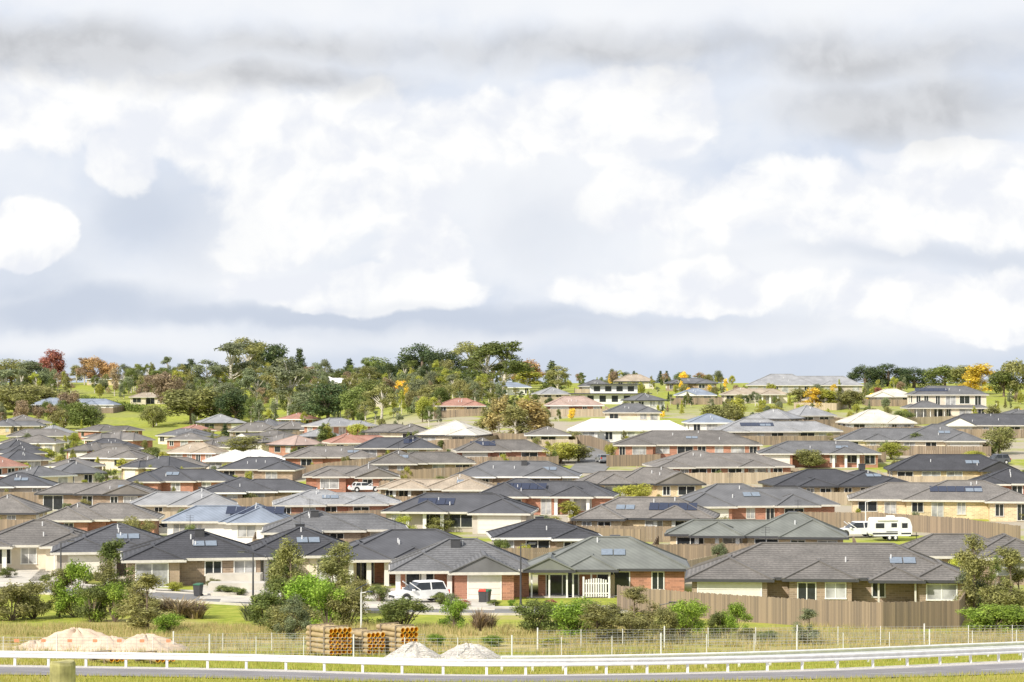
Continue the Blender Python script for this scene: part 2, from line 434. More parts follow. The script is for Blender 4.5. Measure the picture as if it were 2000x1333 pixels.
wR=(.40,.20,.135);wB=(.34,.26,.19);wY=(.60,.48,.31);wC=(.74,.66,.53);wG=(.48,.43,.37);wW=(.8,.78,.74)
placed=[]
def auto(x0,x1,eave,ridge,roofc,wallc,rot=None,solar=0,sky=0,rmat=None,garage=None,name=None,fenced=None,h=EH):
    pc=(x0+x1)/2; x,y=solve(pc,eave,h); s=F/y
    seed=int(x0*31+eave*7); r=random.Random(seed)
    if rot is None: rot=r.uniform(-14,14)
    a=math.radians(rot); tan=r.choice([.34,.38,.42,.46])
    D=min(15,max(8.0,2*((eave-ridge)/s-.45)/tan-1))
    Wt=(x1-x0)/s; W=(Wt-D*abs(math.sin(a)))/math.cos(a)-1.0; W=max(7.5,W)
    side=r.choice([-1,1]); ww=min(W*.42,r.uniform(4.6,6.4))
    if W>12 and r.random()<.6:
        k=r.uniform(.0,.2)*W; dd=r.uniform(1.2,3.4)
        if side<0: parts=[(-W/2,k,0,D,'hip'),(-W*.3,W/2,dd*.6,D-dd*.5,'hip')]
        else: parts=[(-k,W/2,0,D,'hip'),(-W/2,W*.3,dd*.6,D-dd*.5,'hip')]
    else: parts=[(-W/2,W/2,0,D,'hip')]
    gi=len(parts); gk='gable' if r.random()<.15 else 'hip'
    if W>9:
        if side<0: parts.append((-W/2-.15,-W/2+ww,-r.uniform(1.2,3.6),D*.6,gk))
        else: parts.append((W/2-ww,W/2+.15,-r.uniform(1.2,3.6),D*.6,gk))
        if r.random()<.5 and W>13:
            c=-side*(W*.22); parts.append((c-2.2,c+2.2,-1.1 if r.random()<.5 else -.8,D*.45,r.choice(['hip','porch thick'])))
    z=float(zt(x,y))
    if rmat is None: rmat=r.choice(['tile','metal'])
    nm=name or ('brick_house' if wallc in (wR,wB,wY) else 'rendered_house')
    if garage is None and r.random()<.35 and len(parts)>gi: garage=gi
    house(nm,(x,y,z),a,parts,roofc,wallc,rmat,'brick' if nm=='brick_house' else 'render',tan,h,r.choice(['trim','trim','dark','white']),garage,solar,sky,y<420,seed)
    placed.append((x,y,W,D))
    if fenced is None: fenced=r.random()<.5 and y>225
    if fenced:
        ca,sa=math.cos(a),math.sin(a)
        def L(u,v): return (x+u*ca-v*sa,y+u*sa+v*ca)
        yf=-r.uniform(3.5,5.5)
        fence([L(-W/2-1.5,D),L(-W/2-1.5,yf),L(W/2+1.5,yf),L(W/2+1.5,D)],1.7,.2 if y<300 else .4,mat=r.choice(['fence','fence','fencel']))
T=[
(1290,1658,1047,1005,OG,wY,-6,0,0,'metal'),(955,1182,1050,1015,BK,wB,4,0,0,'tile'),(510,805,1036,1000,GR,wB,5,0,0,'tile'),
(315,562,1020,990,BL,wW,0,6,0,'metal'),(75,312,1015,984,TA,wR,3,0,0,'tile'),(-60,70,1002,975,TA,wY,0,0,0,'tile'),(1742,2060,1088,1036,BT,wB,-4,0,0,'tile'),
(738,1045,1000,965,DK,wG,-6,4,0,'metal'),(1115,1405,1012,976,TA,wY,-8,5,1,'tile'),(530,795,985,953,LG,wR,6,0,2,'tile'),
(245,470,987,953,LG,wC,8,0,0,'metal'),(65,302,965,934,TA,wB,2,0,2,'tile'),(1320,1655,988,941,GR,wR,7,0,2,'metal'),(1650,2025,977,935,TA,wY,-7,6,1,'tile'),
(920,1205,970,937,DK,wR,-8,6,0,'tile'),(390,622,960,928,DK,wB,4,0,0,'tile'),(245,455,940,908,DK,wR,-5,0,1,'metal'),(-40,108,950,920,DK,wG,5,0,1,'metal'),
(730,968,955,925,TN,wB,-3,0,2,'tile'),(1125,1378,945,915,TA,wY,6,0,0,'tile'),(1505,1795,949,907,BK,wY,5,0,2,'tile'),(1735,1985,918,884,BK,wY,-3,0,1,'tile'),
(1890,2060,945,908,BK,wR,-8,0,0,'tile'),(588,782,931,905,TA,wR,4,0,0,'tile'),(880,1135,931,897,GR,wB,-4,0,2,'metal'),
(1270,1562,912,877,TA,wR,5,0,0,'tile'),(1480,1722,886,858,GR,wR,-3,0,1,'tile'),(720,932,905,878,BT,wB,3,0,1,'tile'),(420,585,917,893,DK,wB,-4,0,0,'metal'),
(398,562,900,874,WH,wC,2,0,0,'metal'),(550,738,893,872,TA,wR,3,0,2,'tile'),(888,1078,881,853,BT,wR,5,4,0,'tile'),(235,405,912,890,TA,wB,3,0,0,'tile'),
(1195,1492,869,838,BT,wR,-3,0,1,'tile'),(1630,1922,861,825,GR,wC,-5,0,1,'tile'),(1395,1652,843,815,LG,wG,3,6,1,'tile'),(1108,1348,841,818,WH,wW,-2,0,0,'metal'),
(690,862,876,853,DK,wB,4,3,0,'metal'),(798,952,850,817,CR,wC,-12,0,0,'metal'),(1838,2060,831,805,DK,wC,-4,0,1,'tile'),(1650,1785,826,797,CR,wW,6,0,0,'metal'),
(1960,2080,812,792,GR,wR,0,0,0,'tile'),(1540,1650,812,793,LG,wG,25,0,0,'metal'),(1440,1560,818,796,LG,wC,-26,0,0,'metal'),(1340,1440,826,806,BL,wW,4,0,0,'metal'),
(1030,1110,850,832,TA,wC,0,0,0,'tile'),(1180,1290,806,793,GR,wC,0,0,0,'tile'),
(1455,1690,753,728,LG,wG,-5,0,0,'metal'),(925,1045,757,741,BL,wW,8,0,0,'metal'),(1410,1542,771,758,TN,wC,0,0,0,'metal'),(1065,1182,792,781,PK,wR,3,0,0,'tile'),
(850,948,793,783,TE,wY,0,0,0,'tile'),(165,305,741,730,GR,wY,-4,0,0,'tile'),(55,228,791,775,BL,wW,-8,0,0,'metal'),(610,705,748,735,WH,wC,5,0,0,'metal'),
(1300,1400,749,738,GR,wB,0,0,0,'metal'),(1200,1280,745,737,TN,wC,0,0,0,'metal'),(1700,1790,775,765,CR,wC,0,0,0,'metal'),(1320,1400,772,764,BL,wC,0,0,0,'metal'),(330,400,741,732,CR,wC,0,0,0,'tile'),
(1230,1310,782,772,GR,wW,20,0,0,'tile'),(1560,1640,781,771,TA,wY,-20,0,0,'tile'),(1050,1120,770,760,LG,wC,15,0,0,'metal'),(1130,1200,755,746,GR,wB,0,0,0,'tile'),
(250,330,776,765,TN,wC,10,0,0,'metal'),(380,450,786,775,TA,wC,-20,0,0,'tile'),(10,70,770,760,GR,wC,10,0,0,'tile'),(700,780,778,768,TA,wC,15,0,0,'tile'),(540,610,838,826,TA,wC,15,0,0,'tile'),
]
for t in T: auto(*t[:7],solar=t[7],sky=t[8],rmat=t[9])
rr=random.Random(11)
for e,xa,xb in((823,-20,560),(833,-20,760),(843,40,800),(853,-20,700),(863,-30,690),(873,-40,560),(884,-40,400),(897,-40,250),(912,-50,230),(928,-50,240)):
    x=xa+rr.uniform(0,50)
    while x<xb:
        w=rr.uniform(60,140)*(1+(e-820)/300)
        if not(e<842 and 120<x<340):
            auto(x,x+w,e+rr.uniform(-4,4),e-rr.uniform(12,20),rr.choice([TE,TE,PK,CR,TA,TA,TA,GR,TN,GR,BT,DK,LG,GR,DK,BT]),rr.choice([wR,wC,wY,wB,wC]),rr.uniform(-45,45),fenced=False)
        x+=w+rr.uniform(5,70)
# ---- front row, modelled individually
def at(pc,eave,h=EH):
    x,y=solve(pc,eave,h); return (x,y,float(zt(x,y)))
l=at(1620,1128)
house('brick_house',l,math.radians(-5),[(-10.2,10.2,0,10,'hip'),(-10.7,-4.9,-2.2,6,'hip'),(-3.2,1.6,-1.6,6,'hip'),(3.4,6.6,-2.6,6.2,'porch'),(6.62,10.6,-2.2,6.1,'hip')],BT,wB,'tile','brick',.42,garage=1,sky=2,seed=3,trimc='dark',postc='trim')
l=at(1190,1110)
house('brick_house',l,math.radians(-2),[(-5.9,6.2,0,9,'hip'),(-6.6,-3.3,-1.9,5,'porch gable lattice'),(-3.2,.2,-1.5,4.6,'porch lattice')],OG,wR,'metal','brick',.46,sky=1,seed=5,trimc='dark')
l=at(915,1112)
house('brick_house',l,math.radians(3),[(-5.8,5.0,0,8.6,'hip'),(-1.2,3.6,-3,5,'gable'),(-6,-1.4,-1.8,4.5,'porch thick')],GR,wR,'tile','brick',.46,garage=1,seed=9)
l=at(810,1088)
house('brick_house',l,math.radians(6),[(-6.5,7.0,0,9.5,'hip'),(-7.4,-2.4,-3.0,6,'porch thick'),(-1.5,1.5,-1.4,5,'hip')],DK,wR,'metal','brick',.4,seed=12,trimc='trim')
l=at(590,1084)
house('rendered_house',l,math.radians(8),[(-4.7,5.0,0,10,'hip'),(-5.0,-1.4,-2.4,6,'porch thick'),(.6,4.7,-1.2,6,'hip')],BK,wC,'tile','render',.4,sky=1,seed=15)
l=at(385,1090)
house('brick_house',l,math.radians(10),[(-5.6,5.4,0,10,'hip'),(-5.8,-1.5,-1.8,6,'hip')],BK,wB,'tile','brick',.37,sky=1,garage=None,seed=18)
l=at(235,1074)
house('rendered_house',l,math.radians(10),[(-5.2,5.0,0,9.5,'hip'),(-5.5,-.8,-2.6,6,'hip'),(-.7,2.3,-2,6,'porch thick')],DK,wG,'tile','render',.38,sky=1,garage=1,seed=21)
l=at(80,1064)
house('rendered_house',l,math.radians(8),[(-5.6,5.0,0,9.5,'hip'),(-5.8,-2.9,-2.3,6,'porch thick'),(.6,4.9,-2.6,6,'hip')],BT,wC,'tile','render',.38,garage=2,seed=24)
l=at(-70,1064)
house('brick_house',l,math.radians(8),[(-5,4.0,0,9,'hip')],GR,wB,'tile','brick',.38,seed=25)
x,y=solve(1855,797,2.55); z=float(zt(x,y))
e=house('two_storey_house',(x,y,z),0,[(-8.6,8.2,0,10,'hip'),(-9.6,-1.5,-2.5,6,'porch')],GR,wC,'tile','render',.38,h=2.55,seed=30,extras=False)
e2=house('upper_storey',(0,1.2,2.9),0,[(-8.0,8.4,0,8.2,'hip')],GR,wC,'tile','render',.42,h=2.6,solar=7,seed=31,extras=False); e2.parent=e
# modern flat white hilltop house
x,y=solve(1200,790); z=float(zt(x,y)); e=empty('modern_house',(x,y,z))
b=MB(); b.box(-11,9,0,9,-2,2.6);b.box(-6,6,2,9,2.6,5.0)
b.obj('walls',['white'],e)
b=MB(); b.box(-11.6,9.6,-1.2,9.3,2.6,2.8);b.box(-6.8,6.8,.8,9.4,5.0,5.2); b.obj('roof_slabs',['dark'],e)
b=MB()
for i in range(6): b.box(-10+i*3.1,-8.4+i*3.1,-.04,.02,.6,2.2)
for i in range(4): b.box(-5.2+i*2.9,-3.6+i*2.9,1.96,2.02,3.3,4.6)
b.obj('windows',['glass'],e)
# ---------------------------------------------------------------- fences
fpx([(1205,1190),(1250,1196),(1720,1230)],h=1.85,w=.15); fpx([(1722,1230),(1872,1226),(1884,1205)],h=1.85,w=.15)
fpx([(1190,1166),(1290,1146),(1400,1122)],h=1.8,mat='fencel'); fpx([(1550,1032),(1720,1034),(1890,1046)],h=1.9); fpx([(1890,1046),(1990,1060)],h=1.8)  # first fence is sunlit: its brightness is put into the paler timber colour
fpx([(305,1142),(390,1134),(472,1126)],h=1.9,mat='fencel'); fpx([(1260,1100),(1400,1098),(1520,1098)],h=1.8)
fpx([(1185,912),(1290,910)],h=1.9); fpx([(940,866),(1150,872),(1200,890)],h=2.0,w=.3); fpx([(1110,1062),(1250,1068)],h=1.8)
fpx([(1000,1065),(1120,1062)],h=1.7); fpx([(1600,905),(1730,903)],h=1.7,w=.3)
fpx([(0,1045),(75,1047)],h=1.8); fpx([(1660,835),(1840,828),(1990,826)],h=1.6,w=.4,mat='fencel'); fpx([(640,962),(760,960)],h=1.6,w=.3)
b=MB(); p=P(1165,1168)
for i in range(9): b.box(-.9+i*.2,-.78+i*.2,0,.03,.1,1.5+.12*math.sin(i/8*math.pi))
b.box(-1,.95,.03,.06,.35,.45);b.box(-1,.95,.03,.06,1.15,1.25);b.box(-1.15,-1.0,-.05,.1,-.2,1.75);b.box(.95,1.1,-.05,.1,-.2,1.75)
b.obj('white_picket_gate',['white'],loc=(p.x,p.y,p.z))
# ---------------------------------------------------------------- street
sp=[P(-200,1140),P(0,1148),P(250,1162),P(520,1178),P(760,1192),P(1000,1196),P(1215,1192)]
spath=smoothpath([(p.x,p.y) for p in sp],1.2)
strip('street',spath,-2.9,2.9,'asphalt',.06); strip('kerb',spath,2.9,3.15,'concrete',.17,2,h=.12); strip('kerb',spath,-3.15,-2.9,'concrete',.17,2,h=.12)
strip('footpath',spath,4.6,6.0,'concrete',.07,3)
def drive(px0,py0,px1,py1,w=3.2):
    a=P(px0,py0);c=P(px1,py1)
    strip('driveway',smoothpath([(a.x,a.y),((a.x+c.x)/2,(a.y+c.y)/2),(c.x,c.y)],1),-w/2,w/2,'concrete',.085,4)
drive(505,1178,520,1132,6);drive(735,1190,770,1150,4);drive(915,1194,920,1162,4);drive(100,1152,135,1112,5);drive(250,1160,262,1118,4.5);drive(820,1192,830,1152,4);drive(440,1172,445,1135,4);drive(30,1148,60,1112,4)
b=MB()
for i,(h_) in enumerate((.35,.7,1.05)):
    p=P(470-i*6,1166-i*10); b.box(p.x-2.4,p.x+2.2,p.y,p.y+2.2,p.z-.3,p.z+h_)
b.obj('concrete_terrace_steps',['concrete'])
sp2=[P(1140,925),P(1165,900),P(1180,880),P(1165,862)]
strip('street',smoothpath([(p.x,p.y) for p in sp2],2),-3,3,'asphalt',.08)
# ---------------------------------------------------------------- street lamps
def lamp(px,base,hpx,arm=1,mat='dark'):
    p=P(px,base); h=hpx*p.y/F; b=MB()
    b.tube((0,0,-.2),(0,0,h*.5),.09,.07,8);b.tube((0,0,h*.5),(0,0,h),.07,.045,8);b.tube((0,0,0),(0,0,.5),.13,.12,8)
    b.tube((0,0,h-.05),(arm*.9,-.2,h+.15),.035,.03,6); b.box(arm*.9-.3,arm*.9+.3,-.3,-.1,h+.1,h+.2,0); b.box(arm*.9-.22,arm*.9+.22,-.27,-.13,h+.07,h+.099,1)
    b.obj('street_lamp',[mat,'white'],loc=p)
lamp(1017,1190,125,1);lamp(495,1180,100,-1);lamp(120,1135,75,1);lamp(1288,1225,45,1);lamp(1690,1040,60,1,'galv')
p=P(706,1232); b=MB(); b.tube((0,0,-.2),(0,0,2.9),.06,.05,8); b.beam((-.35,0,2.75),(.35,-.05,3.1),.5,.05,1); b.tube((0,0,2.5),(.5,-.1,2.6),.03,.03,6); b.box(.35,.75,-.2,0,2.55,2.63,1)
b.obj('solar_street_lamp',['galv','solar'],loc=p)
# ---------------------------------------------------------------- bins
def bin_(px,py,lid):
    p=P(px,py); b=MB()
    b.add([(-.24,-.28,.1),(.24,-.28,.1),(.24,.24,.1),(-.24,.24,.1),(-.3,-.36,.95),(.3,-.36,.95),(.3,.34,.95),(-.3,.34,.95)],[(0,3,2,1),(4,5,6,7),(0,1,5,4),(1,2,6,5),(2,3,7,6),(3,0,4,7)],0)
    b.add([(-.32,-.4,.96),(.32,-.4,.96),(.32,.4,.96),(-.32,.4,.96),(-.28,-.3,1.05),(.28,-.3,1.05),(.28,.4,1.1),(-.28,.4,1.1)],[(0,3,2,1),(4,5,6,7),(0,1,5,4),(1,2,6,5),(2,3,7,6),(3,0,4,7)],1)
    b.tube((-.3,.25,.12),(-.22,.25,.12),.12,.12,10,2);b.tube((.22,.25,.12),(.3,.25,.12),.12,.12,10,2)
    b.obj('wheelie_bin',['dark',lid,'rubber'],loc=p,rot=R.uniform(-.5,.5))
bin_(388,1166,'green');bin_(942,1178,'red');bin_(950,1178,'green')
# ---------------------------------------------------------------- vehicles
def car(px,py,heading,col=(.85,.85,.85),suv=True,name='parked_car'):
    p=P(px,py); p.z+=.09; e=empty(name,p,math.radians(heading))
    W=.92; zb=.32; belt=.98 if suv else .9; roof=1.68 if suv else 1.42
    prof=[(-2.3,.5),(-2.28,.85),(-2.15,belt+.02),(-1.2,belt+.06),(1.0,belt),(1.95,belt-.12),(2.25,.72),(2.3,.45),(2.2,zb),(-2.2,zb)]
    b=MB(); n=len(prof); vs=[]
    rings=[(-W,.97),(-W+.06,1.0),(W-.06,1.0),(W,.97)]
    for yy,k in rings:
        for x,z in prof: vs.append((x*k,yy,.6+(z-.6)*k))
    fs=[]
    for q in range(3):
        for i in range(n): fs.append((q*n+i,(q+1)*n+i,(q+1)*n+(i+1)%n,q*n+(i+1)%n))
    fs.append(tuple(range(n)));fs.append(tuple(range(4*n-1,3*n-1,-1)))
    b.add(vs,fs,0)
    xr=-2.1 if suv else -1.7
    g=[(xr,belt),(xr+.3,roof-.06),(.15,roof-.06),(1.05,belt-.02)]
    vs=[(x,-W+.04 if z<1.2 else -W+.2,z) for x,z in g]+[(x,W-.04 if z<1.2 else W-.2,z) for x,z in g]
    b.add(vs,[(0,1,2,3),(7,6,5,4),(0,4,5,1),(2,6,7,3),(1,5,6,2)],1)
    vs=[(xr+.22,-W+.16,roof-.08),(.25,-W+.16,roof-.08),(.25,W-.16,roof-.08),(xr+.22,W-.16,roof-.08),(xr+.4,-W+.25,roof),(.02,-W+.25,roof),(.02,W-.25,roof),(xr+.4,W-.25,roof)]
    b.add(vs,[(0,3,2,1),(4,5,6,7),(0,1,5,4),(1,2,6,5),(2,3,7,6),(3,0,4,7)],0)
    for s in(-1,1):
        for xa,xb in((xr+.02,xr+.3),(.15,1.06),(-.75,-.72)):
            b.beam((xa,s*(W-.03),belt),(xb,s*(W-.185),roof-.05),.09,.07,0)
        for x in(-1.4,1.42):
            b.tube((x,s*(W-.22),.34),(x,s*(W+.015),.34),.35,.35,18,2); b.tube((x,s*(W+.005),.34),(x,s*(W+.03),.34),.21,.19,12,3)
            b.tube((x,s*(W-.25),.4),(x,s*(W+.005),.4),.42,.42,18,4)
        b.box(2.18,2.3,s*.78-.14,s*.78+.14,.62,.78,3); b.box(-2.32,-2.2,s*.8-.1,s*.8+.1,.7,.98,5)
        b.box(.75,.95,min(s*(W+.02),s*(W+.2)),max(s*(W+.02),s*(W+.2)),.98,1.12,0)
    b.box(2.26,2.33,-.55,.55,.42,.62,4); b.box(2.3,2.335,-.25,.25,.36,.45,3)
    b.obj('body',['paint','glass','rubber','galv','dark','red'],e,color=col)
car(818,1178,205);car(1670,1050,190,name='four_wheel_drive_car');car(1488,1096,10,suv=False);car(712,962,20,suv=False);car(1945,908,200,(.12,.13,.15));car(322,1048,185,name='four_wheel_drive_car')
car(1178,905,100,(.25,.26,.28),False);car(560,1010,10,(.75,.75,.75),False)
def caravan(px,py):
    p=P(px,py); p.z+=.05; e=empty('caravan',p,math.radians(6)); e.scale=(.78,.9,.9); b=MB()
    prof=[(-2.9,.75),(-2.95,1.3),(-2.8,2.55),(-2.6,2.7),(2.1,2.7),(2.45,2.5),(2.75,1.7),(2.75,.9),(2.5,.55),(-2.6,.55)]
    n=len(prof); vs=[(x,-1.15,z) for x,z in prof]+[(x,1.15,z) for x,z in prof]
    b.add(vs,[(i,n+i,n+(i+1)%n,(i+1)%n) for i in range(n)]+[tuple(range(n)),tuple(range(2*n-1,n-1,-1))],0)
    b.obj('body',['paint'],e,color=(.85,.85,.85)); b=MB()
    for a,c,z0,z1 in((-2.4,-1.2,1.5,2.1),(-.2,.6,1.6,2.1),(1.3,2.1,1.5,2.1)): b.box(a,c,-1.17,-1.12,z0,z1,0)
    b.box(.72,1.2,-1.175,-1.14,.62,2.35,1); b.box(-2.85,2.6,-1.17,-1.13,.75,.95,2); b.box(-2.2,.6,-1.3,-1.16,2.42,2.55,1)
    b.box(-.9,.9,-1.172,-1.13,1.02,1.12,2); b.box(-.5,.5,-.4,.4,2.71,2.95,1)
    for x in(-.45,.4):
        for s in(-1,1): b.tube((x,s*.85,.36),(x,s*1.14,.36),.36,.36,16,3); b.tube((x,s*1.13,.36),(x,s*1.17,.36),.2,.2,10,4)
    b.beam((2.5,-.7,.5),(4.0,0,.5),.1,.12,2); b.beam((2.5,.7,.5),(4.0,0,.5),.1,.12,2); b.tube((3.7,0,0),(3.7,0,.9),.05,.05,8,2)
    b.obj('fittings',['glass','white','dark','rubber','galv'],e)
caravan(1738,1056)
# ---------------------------------------------------------------- site materials
def mound(px,py,wpx,hpx,mat,name,seed):
    p=P(px,py); s=p.y/F; w=wpx*s/2; h=hpx*s; rs=random.Random(seed); b=MB(); n=36;m=16
    ph=[rs.uniform(0,6.28) for _ in range(8)]
    b.v.append((0,0,h*.93))
    for j in range(1,m+1):
        for i in range(n):
            t=2*math.pi*i/n; r=j/m; k=1+.12*math.sin(2*t+ph[0])+.08*math.sin(5*t+ph[1])+.04*math.sin(9*t+ph[2])
            z=h*((1-r**1.25))*(1+.14*math.sin(3*t+ph[3])*r+.1*math.sin(7*t+ph[4]+4*r))+rs.uniform(-.04,.04)*(j<m)
            if r<.15: z*=.95
            b.v.append((w*r*k*math.cos(t),min(w,2.6)*r*k*math.sin(t),z-.1*(j==m)))
    for i in range(n): b.f.append((0,1+i,1+(i+1)%n))
    for j in range(m-1):
        for i in range(n): b.f.append((1+j*n+i,1+(j+1)*n+i,1+(j+1)*n+(i+1)%n,1+j*n+(i+1)%n))
    b.mi=[0]*len(b.f); b.obj(name,[mat],loc=p,smooth=True)
mound(150,1268,190,42,'sand','sand_pile',1);mound(285,1272,170,34,'sand','sand_pile',2);mound(215,1272,160,30,'sand','sand_pile',5);mound(70,1270,120,20,'sand','sand_pile',6)
mound(810,1288,115,34,'gravel','gravel_pile',3);mound(915,1288,125,32,'gravel','gravel_pile',4)
def pipes(px,py,rows,cols,L,name='pipe_stack'):
    p=P(px,py); b=MB(); r=.14; n=14
    ax=Vector((-.6,.8,0)); pp=Vector((.8,.6,0))
    for j in range(rows):
        for i in range(cols):
            c=pp*((i-(cols-1)/2)*2.05*r)+Vector((0,0,r+j*2.05*r+.1)); c+=ax*R.uniform(-.06,.06); e=c+ax*L
            vs=[];fs=[]
            for cc,rad in((c,r),(e,r),(c,r*.8),(c+ax*L*.6,r*.8)):
                for k in range(n):
                    t=2*math.pi*k/n; vs.append(cc+pp*math.cos(t)*rad+Vector((0,0,math.sin(t)*rad)))
            b.add(vs,[(k,(k+1)%n,n+(k+1)%n,n+k) for k in range(n)],0)
            b.add(vs,[(k,(k+1)%n,2*n+(k+1)%n,2*n+k) for k in range(n)]+[(2*n+k,2*n+(k+1)%n,3*n+(k+1)%n,3*n+k) for k in range(n)],1)
            b.add([vs[3*n+k] for k in range(n)],[tuple(range(n))],1)
    for t in(.2,.8):
        a=ax*L*t-pp*(cols*r*1.05); c=ax*L*t+pp*(cols*r*1.05)
        b.beam(a+Vector((0,0,.05)),c+Vector((0,0,.05)),.1,.1,3)
        for s in(a,c): b.beam(s+Vector((0,0,0)),s+Vector((0,0,rows*2.05*r+.15)),.07,.07,3)
        b.beam(a+Vector((0,0,rows*2.05*r+.15)),c+Vector((0,0,rows*2.05*r+.15)),.07,.05,3)
    b.obj(name,['pipe','pipein','dark','fence'],loc=p,smooth=False)
pipes(665,1282,5,5,2.3);pipes(735,1280,4,4,2.3);pipes(800,1280,5,4,2.4);pipes(325,1297,1,4,2.6);pipes(235,1296,1,4,2.6)
# wooden post foreground
b=MB(); y=16.; x=(123-1000)/F*y; ztop=-(1291-HY)/F*y; n=20
for j,(z,r) in enumerate(((-4.0,.088),(ztop-.3,.086),(ztop-.02,.084),(ztop,.076))):
    for i in range(n):
        t=2*math.pi*i/n; k=1+.04*math.sin(3*t+1)+.02*math.sin(7*t)
        b.v.append((x+r*k*math.cos(t),y+r*k*math.sin(t),z+.006*math.sin(2*t)*(j>1)))
for j in range(3):
    for i in range(n): b.f.append((j*n+i,j*n+(i+1)%n,(j+1)*n+(i+1)%n,(j+1)*n+i))
b.f.append(tuple(range(3*n,4*n))); b.mi=[0]*len(b.f); b.obj('wooden_fence_post',['post'])
# ---------------------------------------------------------------- vegetation
def leaves(b,clumps,n,size,rs,mi=1,shell=.35,flat=.6):
    c=np.array([k[0] for k in clumps]); rad=np.array([k[1] for k in clumps])
    wts=np.prod(rad,1)**(.75); wts/=wts.sum()
    idx=rs.choice(len(clumps),n,p=wts)
    d=rs.normal(size=(n,3)); d/=np.linalg.norm(d,axis=1)[:,None]
    rr_=(shell+(1-shell)*rs.rand(n))**.6*(1+.12*rs.randn(n))
    pos=c[idx]+d*rad[idx]*rr_[:,None]
    pos[:,2]=np.maximum(pos[:,2],.05)
    nrm=d+rs.normal(size=(n,3))*.7+np.array([0,0,.35]); nrm/=np.linalg.norm(nrm,axis=1)[:,None]
    t=rs.normal(size=(n,3)); a=np.cross(nrm,t); a/=np.linalg.norm(a,axis=1)[:,None]; bb=np.cross(nrm,a)
    s=size*(.55+.9*rs.rand(n))[:,None]
    v=np.stack([pos-a*s,pos-bb*s*flat,pos+a*s,pos+bb*s*flat],1).reshape(-1,3)
    o=len(b.v); b.v.extend(map(tuple,v.tolist())); b.f.extend([(o+4*i,o+4*i+1,o+4*i+2,o+4*i+3) for i in range(n)]); b.mi.extend([mi]*n)
TM={}
def tmesh(key,b,mats):
    me=bpy.data.meshes.new(key); me.from_pydata(b.v,[],b.f)
    for m in mats: me.materials.append(M[m])
    me.polygons.foreach_set('material_index',b.mi); me.update()
    zs=[v[2] for v in b.v]; xs=np.array([v[0] for v in b.v]); 
    TM.setdefault(key.split('#')[0],[]).append((me,max(zs),float(np.percentile(xs,98)-np.percentile(xs,2))))
